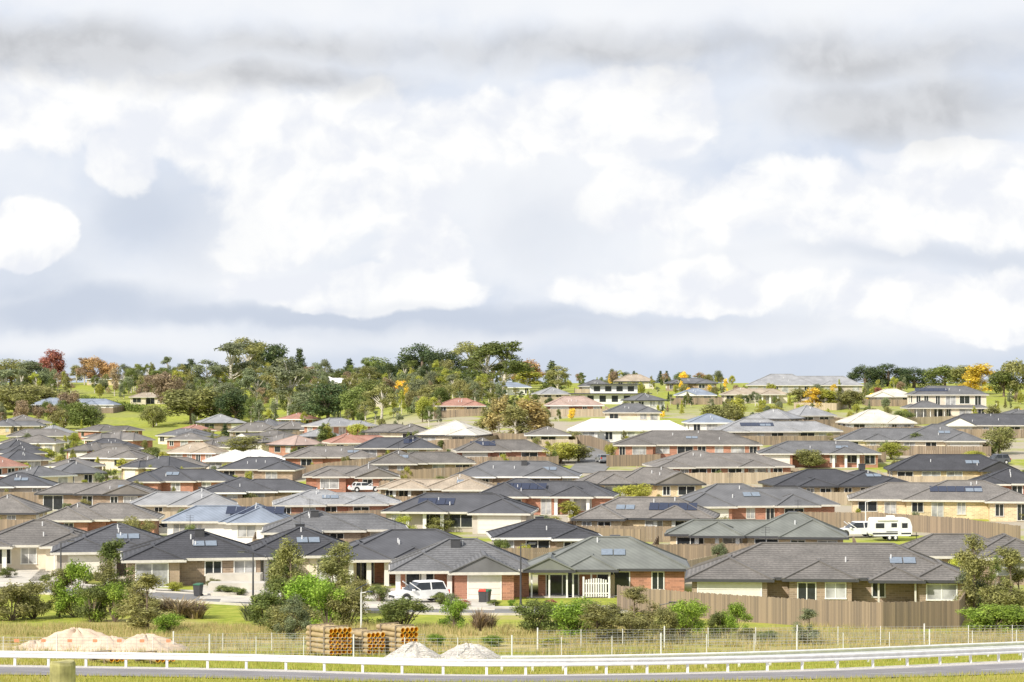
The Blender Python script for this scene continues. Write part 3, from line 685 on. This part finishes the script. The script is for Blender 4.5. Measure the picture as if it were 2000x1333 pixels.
def mk(kind,seed):
    rs=np.random.RandomState(seed); b=MB(); cl=[]
    U=rs.uniform
    if kind=='gum':
        for i in range(17):
            a=U(0,6.28); t=U(.36,1); r=(1-abs(t-.62)*1.3)*4.2*U(.4,1)
            cl.append(((r*math.cos(a),r*math.sin(a),t*13.2),(U(1.0,2.0),U(1.0,2.0),U(.7,1.4))))
        top=(U(-.6,.6),U(-.6,.6),8.5); b.tube((0,0,-.5),(top[0]*.5,top[1]*.5,4.5),.38,.28,8); b.tube((top[0]*.5,top[1]*.5,4.4),top,.28,.17,8)
        for c,r in cl:
            t=min(.95,max(.35,(c[2]-2.5)/11)); q=(top[0]*t,top[1]*t,8.5*t); b.tube(q,c,.13,.04,5)
        leaves(b,cl,4200,.21,rs,shell=.2); mats=['palebark','leaf']
    elif kind=='round':
        for i in range(24):
            a=U(0,6.28); t=U(0,1); r=math.sqrt(max(0,1-(2*t-1)**2))*3.4*U(.5,1)
            cl.append(((r*math.cos(a),r*math.sin(a),1.9+t*6.6),(U(1.0,1.9),)*3))
        b.tube((0,0,-.5),(.1,0,3.5),.3,.2,8); 
        for c,r in cl[:10]: b.tube((.1,0,U(2,3.5)),c,.12,.04,5)
        leaves(b,cl,5200,.2,rs); mats=['bark','leaf']
    elif kind=='airy':
        for i in range(20):
            a=U(0,6.28); t=U(0,1); r=(1-t*.75)*3.0*U(.3,1)
            cl.append(((r*math.cos(a),r*math.sin(a),2+t*8),(U(.7,1.3),U(.7,1.3),U(.9,1.6))))
        b.tube((0,0,-.5),(0,.1,5),.2,.13,7);b.tube((0,.1,5),(.1,0,10),.13,.04,6)
        for c,r in cl: b.tube((0,.05,max(1,c[2]-2)),c,.06,.02,4)
        leaves(b,cl,3400,.19,rs,shell=.1); mats=['palebark','leaf']
    elif kind=='cypress':
        for i in range(34):
            a=U(0,6.28); t=U(0,1); r=math.sqrt(1-t**2)*5*U(.5,1)
            cl.append(((r*math.cos(a),r*math.sin(a),1+t*8.5),(U(1.2,2),U(1.2,2),U(1.2,2))))
        b.tube((0,0,-.5),(0,0,7),.5,.2,8); 
        for c,r in cl[:8]: b.tube((0,0,2),c,.15,.05,5)
        leaves(b,cl,8000,.2,rs); mats=['bark','leaf']
    elif kind=='conifer':
        for i in range(26):
            t=i/25; a=i*2.4; r=(1-t)*2.4*U(.6,1.1)
            cl.append(((r*math.cos(a)*.6,r*math.sin(a)*.6,1+t*9),(.5+r*.5,.5+r*.5,.7)))
        b.tube((0,0,-.5),(0,0,9.5),.25,.04,7); leaves(b,cl,3600,.17,rs); mats=['bark','leaf']
        for c,r in cl[::2]: b.tube((0,0,c[2]),c,.05,.02,4)
    elif kind=='poplar':
        for i in range(20):
            t=i/19; a=U(0,6.28); r=.5*U(.3,1)
            cl.append(((r*math.cos(a),r*math.sin(a),1+t*8.2),(.75*math.sin(.4+2.5*t)+.15,)*2+(.8,)))
        b.tube((0,0,-.5),(0,0,8.5),.16,.04,7); leaves(b,cl,2800,.16,rs); mats=['bark','leaf']
        for c,r in cl[::2]: b.tube((0,0,c[2]-.8),c,.04,.015,4)
    elif kind=='sapling':
        for i in range(26):
            a=U(0,6.28); t=U(0.02,1); r=(math.sin(min(1,t*1.0+.16)*math.pi*.93)**.7)*1.0*U(.3,1)
            cl.append(((r*math.cos(a),r*math.sin(a),.5+t*3.8),(U(.25,.5),U(.25,.5),U(.3,.6))))
        b.tube((0,0,-.2),(.05,0,2),.06,.04,6);b.tube((.05,0,2),(0,.05,4.2),.04,.012,6)
        for c,r in cl: b.tube((0,0,max(.3,c[2]-.6)),c,.02,.008,4)
        leaves(b,cl,6000,.066,rs,shell=.05,flat=.4); mats=['bark','leafs']
    elif kind=='shrub':
        for i in range(22):
            a=U(0,6.28); t=U(0,1)**.8; r=math.sqrt(max(0,1-t*t*.8))*1.2*U(.3,1.05)
            cl.append(((r*math.cos(a),r*math.sin(a),.25+t*2.1),(U(.28,.55),U(.28,.55),U(.28,.6))))
        for c,r in cl: b.tube((0,0,-.1),c,.03,.01,4)
        leaves(b,cl,6200,.06,rs,shell=.1,flat=.5); mats=['bark','leafs']
    elif kind=='flax':
        for i in range(160):
            a=U(0,6.28); sp_=U(.1,.9); h=U(.7,1.5); w=U(.03,.05)
            d=Vector((math.cos(a),math.sin(a),0)); q=Vector((-d.y,d.x,0))*w; o=d*U(0,.3)
            p0=o;p1=o+d*sp_*.5+Vector((0,0,h*.65));p2=o+d*sp_*1.1+Vector((0,0,h*U(.8,1.0)))
            b.add([p0-q,p0+q,p1+q,p1-q,p2],[(0,1,2,3),(3,2,4)],1)
        mats=['bark','leafs']
    tmesh(kind+'#'+str(seed),b,mats)
for k,n in(('gum',5),('round',4),('airy',3),('cypress',2),('conifer',2),('poplar',1),('sapling',4),('shrub',5),('flax',2)):
    for s in range(n): mk(k,s*13+3)
G=(.17,.21,.06);DG=(.08,.115,.05);OL=(.27,.265,.10);YG=(.40,.41,.08);YE=(.80,.6,.09);OR_=(.48,.32,.15);RD=(.38,.15,.12);GB=(.22,.25,.14);BRN=(.34,.26,.17);BG=(.24,.35,.05)
NM={'gum':'eucalyptus_tree','round':'broadleaf_tree','airy':'birch_tree','cypress':'cypress_tree','conifer':'conifer_tree','poplar':'poplar_tree','sapling':'young_eucalyptus','shrub':'shrub','flax':'flax_plant'}
def tree(kind,px,py,hpx,col,wpx=None,name=None,loc=None,hm=None):
    p=loc if loc is not None else P(px,py)
    me,H,Wd=R.choice(TM[kind]); s=F/p.y
    h=hm if hm else hpx/s
    k=h/H; kw=(wpx/s)/Wd if wpx else k*R.uniform(.85,1.15)
    o=bpy.data.objects.new(name or NM[kind],me); sc.collection.objects.link(o); o.location=p; o.scale=(kw,kw,k); o.rotation_euler[2]=R.uniform(0,6.28)
    j=R.uniform(.82,1.2); o.color=(col[0]*j,col[1]*j*R.uniform(.95,1.05),col[2]*j,1)
for t in[
('shrub',25,1212,80,OL,104),('shrub',68,1208,76,OL,66),('shrub',150,1205,115,BG,76),('sapling',118,1205,98,OL,56),('shrub',180,1215,74,G,66),('sapling',217,1195,145,G,76),('sapling',207,1200,110,OL,62),('shrub',225,1215,80,BG,76),
('sapling',290,1235,120,OL,92),('shrub',332,1240,44,BG,64),('sapling',275,1232,88,OL,66),('flax',350,1206,45,BRN,90),('flax',385,1208,36,BRN,60),('flax',325,1206,40,(.2,.16,.1),60),
('sapling',567,1195,152,OL,78),('sapling',552,1190,120,G,62),('shrub',520,1225,78,G,94),('shrub',575,1245,72,OL,84),('shrub',600,1215,98,BG,94),('shrub',640,1225,92,BG,84),('sapling',662,1205,150,OL,84),('shrub',680,1225,85,OL,74),('sapling',650,1200,118,G,66),('shrub',560,1210,88,G,84),('shrub',545,1235,55,G,70),('sapling',575,1258,100,GB,60),
('shrub',790,1229,66,G,85),('shrub',765,1224,45,BG,50),('shrub',890,1228,62,BG,50),('sapling',885,1225,68,GB,34),('flax',936,1232,48,BRN,45),('flax',955,1230,40,BRN,40),('shrub',850,1262,25,BG,36),('shrub',960,1262,22,BG,40),('flax',490,1212,40,(.18,.2,.1),50),
('shrub',1045,1240,72,G,80),('shrub',1075,1238,65,BG,60),('shrub',1128,1245,80,BG,90),('shrub',1150,1238,66,G,60),('sapling',1165,1258,86,OL,74),('sapling',1192,1250,74,OL,64),('sapling',1238,1235,92,OL,80),('shrub',1240,1255,62,OL,78),('shrub',1300,1258,80,OL,68),('shrub',1330,1250,82,BG,80),('shrub',1350,1240,72,BG,64),('shrub',1400,1245,55,G,50),('shrub',1436,1238,68,BG,54),('shrub',1420,1245,50,BG,46),
('sapling',1580,1258,72,GB,52),('shrub',1320,1150,36,BG,26),('sapling',1900,1205,165,OL,68),('sapling',1893,1200,110,GB,56),('sapling',1972,1205,140,OL,82),('sapling',1988,1200,95,OL,74),('shrub',1935,1238,60,BG,114),('shrub',1985,1238,58,BG,94),('shrub',1905,1238,46,BG,50),
('shrub',1460,1250,26,OL,44),('shrub',1500,1254,24,G,40),('shrub',1080,1264,22,YG,50),('shrub',740,1176,36,G,40),('shrub',862,1182,26,G,34),('shrub',700,1160,30,OL,40),('shrub',440,1164,22,G,36),('shrub',465,1166,20,G,30),('shrub',905,1186,16,RD,26),('shrub',965,1184,14,G,28),('shrub',1000,1184,14,BG,24),('shrub',1040,1186,13,YG,26),('shrub',1075,1184,14,RD,26),
('shrub',60,1160,20,YG,30),('shrub',90,1140,20,G,26),('shrub',170,1140,22,G,30),('shrub',190,1135,18,OL,30),('shrub',15,1130,24,G,34),('shrub',340,1155,20,YG,30),('shrub',420,1150,22,OL,30),
]: tree(t[0],t[1],t[2],t[3],t[4],t[5])
for t in[('round',482,995,34,OL,44),('round',860,1040,36,OL,46),('round',980,1028,36,OL,50),('airy',1112,1022,44,YG,50),('round',1245,985,42,YG,50),('round',1580,915,38,OL,52),('round',1740,898,36,YG,52),('airy',1788,885,40,G,36),('round',1950,888,56,OL,56),
('round',1095,905,42,YG,66),('round',1130,903,38,OL,50),('airy',975,858,92,(.40,.34,.14),62),('airy',1035,860,84,(.42,.33,.14),62),('airy',952,850,62,OL,44),('airy',1008,862,72,OL,48),('airy',1058,856,58,(.42,.35,.14),40),('round',1410,840,54,OL,60),('airy',1440,838,62,YG,40),('airy',1390,838,45,YG,40),
('round',545,925,24,OL,40),('airy',240,925,30,YG,30),('round',300,905,34,G,34),('round',500,890,40,OL,110),('round',470,885,30,YG,60),('round',1110,870,28,OL,60),('poplar',630,875,50,G,18),('poplar',640,872,46,YG,16),('round',700,860,34,YG,40),('conifer',440,862,36,DG,24),('round',90,900,26,YG,40),('round',340,1035,22,G,36),('round',1900,905,26,YG,40),('round',1500,812,22,YG,50),('round',1760,830,30,G,40)]: tree(t[0],t[1],t[2],t[3],t[4],t[5])
for t in[('round',20,760,60,OL,70),('gum',60,765,62,GB,70),('airy',105,752,72,RD,40),('airy',88,750,55,RD,30),('round',185,752,58,OR_,48),('round',212,752,48,OR_,30),('poplar',268,748,38,OL,16),('airy',150,748,36,OL,24),
('round',330,800,70,BRN,60),('round',318,775,50,BRN,60),('gum',405,770,68,GB,60),('gum',450,765,98,GB,84),('gum',485,760,102,OL,74),('round',520,752,88,DG,64),('gum',500,800,84,GB,64),('gum',565,815,118,GB,90),('gum',540,800,80,OL,60),('conifer',585,755,76,DG,46),('conifer',570,755,60,G,30),
('round',375,828,74,OL,96),('round',420,822,60,G,60),('round',460,828,70,DG,66),('gum',440,812,66,GB,60),('round',640,822,76,DG,76),('round',690,825,72,G,66),('round',600,825,60,GB,70),('gum',745,822,74,OL,60),('round',730,800,60,G,66),('conifer',682,752,56,DG,36),('round',740,750,58,G,56),('gum',720,770,56,OL,50),
('cypress',825,750,82,DG,110),('cypress',865,752,72,DG,90),('cypress',800,750,60,DG,66),('gum',915,750,84,OL,64),('gum',955,765,96,G,88),('gum',985,765,100,G,88),('round',900,770,50,G,70),('round',940,780,44,OL,60),('airy',1035,755,56,OR_,56),('airy',1030,760,40,YG,60),('conifer',1078,765,62,G,40),('gum',1090,770,56,OL,44),
('round',785,780,38,YE,28),('airy',800,785,34,YE,30),('airy',760,785,50,BRN,40),('round',850,790,40,OL,66),('round',300,835,46,OL,44),('airy',306,832,44,YG,36),('round',160,840,56,G,56),('round',182,838,48,GB,40),('round',125,838,40,OL,44),('round',30,810,60,OL,90),('round',80,800,50,OL,80),('gum',10,800,80,GB,70),
('conifer',1195,750,30,OL,24),('conifer',1238,750,26,DG,16),('conifer',1290,750,26,DG,18),('conifer',1302,750,26,DG,18),('round',1330,752,26,G,30),('airy',1368,754,28,OR_,30),
('cypress',1690,755,44,DG,66),('cypress',1735,755,46,DG,90),('cypress',1785,758,42,DG,76),('round',1845,760,48,G,60),('airy',1915,770,62,YE,52),('airy',1900,765,44,YE,36),('round',1985,775,76,OL,66),('round',1960,775,54,G,50),('airy',1880,762,50,OL,50),('airy',1940,830,40,OL,40),
('airy',1590,800,44,YE,36),('airy',1615,800,42,YG,36),('airy',1640,795,34,OL,30),('round',1660,800,40,OL,44),('airy',1560,792,34,OL,40),('airy',1715,780,24,RD,18),('round',700,752,34,OL,34),('cypress',660,752,36,G,60)]: tree(t[0],t[1],t[2],t[3],t[4],t[5])
r2=random.Random(99)
def okpos(px,py):
    if 190<px<370 and 792<py<866: return False
    if 1080<px<1260 and 778<py<805: return False
    if 900<px<1060 and 752<py<775: return False
    if 1450<px<1700 and 745<py<765: return False
    if 1770<px<1940 and py<812: return False
    if 40<px<235 and 780<py<815: return False
    return True
cols=[G,OL,OL,GB,DG,OL,G,G,GB,GB,BRN,YG]
for i in range(430):
    px=r2.uniform(-30,1000); py=r2.uniform(748,836)
    if px>860 and py>805: continue
    if px<330 and r2.random()<.2: continue
    if okpos(px,py): tree(r2.choice(['gum','round','gum','airy','gum']),px,py,r2.uniform(26,58),r2.choice(cols),None)
for i in range(340):
    px=r2.uniform(950,2030); py=749+75*r2.random()**1.4
    if okpos(px,py): tree(r2.choice(['round','round','airy','conifer','gum']),px,py,r2.uniform(13,30),r2.choice(cols+[YE,YG,YG]),None)
for i in range(220):
    px=r2.uniform(-30,820); py=r2.uniform(838,945)
    if px>420 and py>880: continue
    if okpos(px,py): tree(r2.choice(['round','airy','round','conifer']),px,py,r2.uniform(12,28),r2.choice([G,OL,YG,G,GB,OL]),None)
for x,y,W,D in placed:
    if y<480:
        for k in range(r2.randint(1,4)):
            xx=x+r2.choice([-1,1])*(W/2+r2.uniform(1,2.5)) if r2.random()<.5 else x+r2.uniform(-W/2,W/2); yy=y-r2.uniform(2.8,5)
            tree(r2.choice(['shrub','shrub','round','airy']),0,0,0,r2.choice([G,OL,YG,GB,YG]),loc=Vector((xx,yy,float(zt(xx,yy)))),hm=r2.uniform(1.2,3.0),name='garden_shrub')
def hedge(pts,h,w,col):
    b=MB(); rs=np.random.RandomState(4); path=smoothpath([(p.x,p.y) for p in pts],1.5); cl=[]
    for p in path:
        z=float(zt(p.x,p.y)); cl.append(((p.x,p.y,z+h*.5),(w*.6,w*.6,h*.55)))
        b.tube((p.x,p.y,z-.2),(p.x,p.y,z+h*.5),.05,.03,4)
    n=len(cl)*90; b2=MB(); off=min(k[0][2] for k in cl)-2
    cl2=[((k_[0][0],k_[0][1],k_[0][2]-off),k_[1]) for k_ in cl]; leaves(b2,cl2,n,.3,rs)
    b2.v=[(v[0],v[1],v[2]+off) for v in b2.v]
    b.add(b2.v,b2.f,1); b.obj('hedge',['bark','leaf'],color=col)
hedge([P(160,787),P(230,800),P(320,812)],2.6,3,(.17,.22,.05)); hedge([P(800,808),P(950,806)],2.5,2.5,(.15,.2,.05))
# grass
def grass(name,n,fn,hr,w,mat,seed):
    rs=np.random.RandomState(seed); pts=[]
    while len(pts)<n:
        q=fn(rs)
        if q is not None: pts.append(q)
    pts=np.array(pts); z=zt(pts[:,0],pts[:,1]); h=rs.uniform(hr[0],hr[1],n); a=rs.uniform(0,6.28,n); ln=rs.normal(0,.25,(n,2))*h[:,None]
    dx=np.cos(a)*w;dy=np.sin(a)*w
    v=np.stack([np.stack([pts[:,0]-dx,pts[:,1]-dy,z-.03],1),np.stack([pts[:,0]+dx,pts[:,1]+dy,z-.03],1),np.stack([pts[:,0]+ln[:,0],pts[:,1]+ln[:,1],z+h],1)],1).reshape(-1,3)
    b=MB(); b.v=v.tolist(); b.f=[(3*i,3*i+1,3*i+2) for i in range(n)]; b.mi=[0]*n; b.obj(name,[mat])
rs0=np.random.RandomState(8); tc=[]
while len(tc)<2400:
    y=rs0.uniform(129,166); x=rs0.uniform(-37,40)
    px=1000+F*x/y; gy=HY-float(zt(x,y))/y*F
    if px>1720 and gy<1235: continue
    lim=1180+px*.02 if px<1200 else 1222
    if gy<lim: continue
    if gy>1258 and rs0.rand()<.6: continue
    if math.sin(x*.45+2)+math.sin(y*.6+x*.2)>1.0: continue
    if 1200<px and gy<1236 and rs0.rand()<.85: continue
    tc.append((x,y,rs0.uniform(.5,1.3)))
tc=np.array(tc)
def f1(rs):
    c=tc[rs.randint(len(tc))]; return c[:2]+rs.normal(0,.25,2)
grass('dry_grass',80000,f1,(.12,.55),.026,'drygrass',1)
def f2(rs):
    y=rs.uniform(98,134); x=rs.uniform(-.23,.23)*y
    yy=np.interp(x,[p.x for p in gpath],[p.y for p in gpath])
    if yy-8.4<y<yy+.8: return None
    return np.array([x,y])
grass('verge_grass',60000,f2,(.05,.25),.02,'grassb',2)
# ---------------------------------------------------------------- world
w=bpy.data.worlds.new('World'); sc.world=w; w.use_nodes=True; nt=w.node_tree
bg=nt.nodes['Background']; bg.inputs[1].default_value=.1
SE=math.radians(38); SA=math.radians(222)
sky=N(nt,'ShaderNodeTexSky'); sky.sky_type='NISHITA'; sky.sun_disc=False; sky.sun_elevation=SE; sky.sun_rotation=SA
tcn=N(nt,'ShaderNodeTexCoord'); sp_=N(nt,'ShaderNodeSeparateXYZ'); nt.links.new(tcn.outputs['Generated'],sp_.inputs[0])
az=mathn(nt,'ARCTAN2',sp_.outputs[0],sp_.outputs[1]); el=mathn(nt,'ARCSINE',sp_.outputs[2])
U_=mathn(nt,'MULTIPLY',az,F/1000); V_=mathn(nt,'MULTIPLY',el,F/1000)
cb=N(nt,'ShaderNodeCombineXYZ'); nt.links.new(U_,cb.inputs[0]); nt.links.new(V_,cb.inputs[1])
pos=cb.outputs[0]
def vm(op,a,b):
    n=nt.nodes.new('ShaderNodeVectorMath'); n.operation=op
    for i,v in enumerate((a,b)):
        if v is None: continue
        if isinstance(v,tuple): n.inputs[i].default_value=v
        else: nt.links.new(v,n.inputs[i])
    return n
def warp(vec,scale,amt,detail):
    n=noise(nt,vec,scale,detail,.5); s=vm('SUBTRACT',n.outputs['Color'],(.5,.5,.5)); m=vm('MULTIPLY',s.outputs[0],(amt,amt*.8,0)); return vm('ADD',vec,m.outputs[0]).outputs[0]
w0=warp(pos,2.6,.14,2)
w1=warp(w0,13.0,.05,4)
fb=noise(nt,vm('MULTIPLY',w1,(1,1.15,1)).outputs[0],5.6,7,.5)
fb2=noise(nt,vm('ADD',vm('MULTIPLY',w1,(1,1.15,1)).outputs[0],(-.025,.045,0)).outputs[0],5.6,5,.5)
big=noise(nt,vm('MULTIPLY',pos,(1,2.0,1)).outputs[0],2.0,3,.45)
def field(lst,vec):
    o=None
    for cx,cy,rx,ry,amp in lst:
        c=((cx-1000)/1000,(HY-cy)/1000,0)
        s=vm('SUBTRACT',vec,c); m=vm('MULTIPLY',s.outputs[0],(1000/rx,1000/ry,0)); l=vm('LENGTH',m.outputs[0],None)
        v=mathn(nt,'MULTIPLY_ADD',l.outputs['Value'],-amp,amp)
        if o is None: o=v
        else:
            n=nt.nodes.new('ShaderNodeMath'); n.operation='SMOOTH_MAX'
            nt.links.new(o,n.inputs[0]); nt.links.new(v,n.inputs[1]); n.inputs[2].default_value=.18; o=n.outputs[0]
    return o
Hard=[(60,240,180,100,1.0),(400,240,170,100,1.4),(250,325,90,55,.8),(650,330,280,160,1.0),(1210,225,220,108,1.7),(950,260,180,90,.9),(55,455,115,66,1.7),(830,500,95,105,1.4),(700,565,270,48,1.5),(1330,560,280,58,1.2),
(1680,400,420,95,1.1),(1860,590,260,80,1.3),(1850,315,220,36,1.0),(1250,400,140,80,.7),(520,470,90,60,.6)]
Soft=[(1500,655,520,46,1),(250,675,480,36,1),(1000,-20,1500,110,1.2),(1000,360,420,210,1.0),(500,460,220,140,.6),(1500,500,560,110,.9),(900,660,300,24,.8)]
Gr=[(100,118,480,80,1.25),(520,165,340,48,1),(1150,95,800,50,.8),(1700,120,560,80,.8),(1780,222,440,84,1.1),(560,100,460,50,.8)]
Gr2=[(1760,497,330,26,.7),(700,615,640,32,1.1),(160,600,280,56,.9),(1130,640,560,36,.8),(1060,430,150,90,.5),(330,430,200,110,.7),(60,560,160,60,.5)]
fd=mathn(nt,'SUBTRACT',fb.outputs[0],.5); bd=mathn(nt,'SUBTRACT',big.outputs[0],.5)
Wh=ramp(nt,mathn(nt,'MULTIPLY_ADD',fd,1.7,field(Hard,w1)),-.03,.24)
Ws=ramp(nt,mathn(nt,'MULTIPLY_ADD',fd,.8,field(Soft,w1)),-.25,.8)
Gm=ramp(nt,mathn(nt,'ADD',mathn(nt,'MULTIPLY_ADD',fd,1.1,field(Gr,w1)),mathn(nt,'MULTIPLY',bd,.5)),-.2,.95)
Bm=ramp(nt,mathn(nt,'MULTIPLY_ADD',fd,1.0,field(Gr2,w1)),-.2,.75)
hz=ramp(nt,V_,.0,.16,1,0)
relief=ramp(nt,mathn(nt,'SUBTRACT',fb.outputs[0],fb2.outputs[0]),-.12,.10)
def K(r,g,b_):
    def l(c): c/=255; return (c/12.92 if c<.04045 else ((c+.055)/1.055)**2.4)*10
    return (l(r),l(g),l(b_))
clr=mixc(nt,ramp(nt,big.outputs[0],.35,.65),K(220,228,243),K(240,244,252))
clr=mixc(nt,mathn(nt,'MULTIPLY',relief,.35),clr,K(248,250,254))
clr=mixc(nt,mathn(nt,'MULTIPLY',hz,.75),clr,K(208,219,236))
clr=mixc(nt,mathn(nt,'MULTIPLY',Bm,.95),clr,K(202,212,229))
base=mixc(nt,.95,sky.outputs[0],clr)
wcol=mixc(nt,relief,K(239,242,249),K(258,258,257))
c=mixc(nt,mathn(nt,'MULTIPLY',Ws,.65),base,K(251,252,254))
c=mixc(nt,Wh,c,wcol)
c=mixc(nt,mathn(nt,'MULTIPLY',Bm,.35),c,K(208,216,231))
gcol=mixc(nt,relief,K(198,200,204),K(217,219,223))
c=mixc(nt,mathn(nt,'MULTIPLY',Gm,.95),c,gcol)
nt.links.new(c,bg.inputs[0])
sd=Vector((math.sin(SA)*math.cos(SE),math.cos(SA)*math.cos(SE),math.sin(SE)))
L=bpy.data.lights.new('sun','SUN'); L.energy=5.0; L.angle=math.radians(.5); L.color=(1,.94,.84)
lo=bpy.data.objects.new('sun',L); sc.collection.objects.link(lo); lo.rotation_euler=sd.to_track_quat('Z','Y').to_euler(); lo.location=(0,0,100)
cd=bpy.data.cameras.new('camera'); cd.lens=85; cd.sensor_width=36; cd.clip_end=12000; cd.clip_start=.5
co=bpy.data.objects.new('camera',cd); sc.collection.objects.link(co); co.location=(0,0,0)
co.rotation_euler=(math.radians(90)+math.atan((HY-666.5)/F),0,0)
sc.camera=co
print('houses',len(placed),'objs',len(bpy.data.objects))
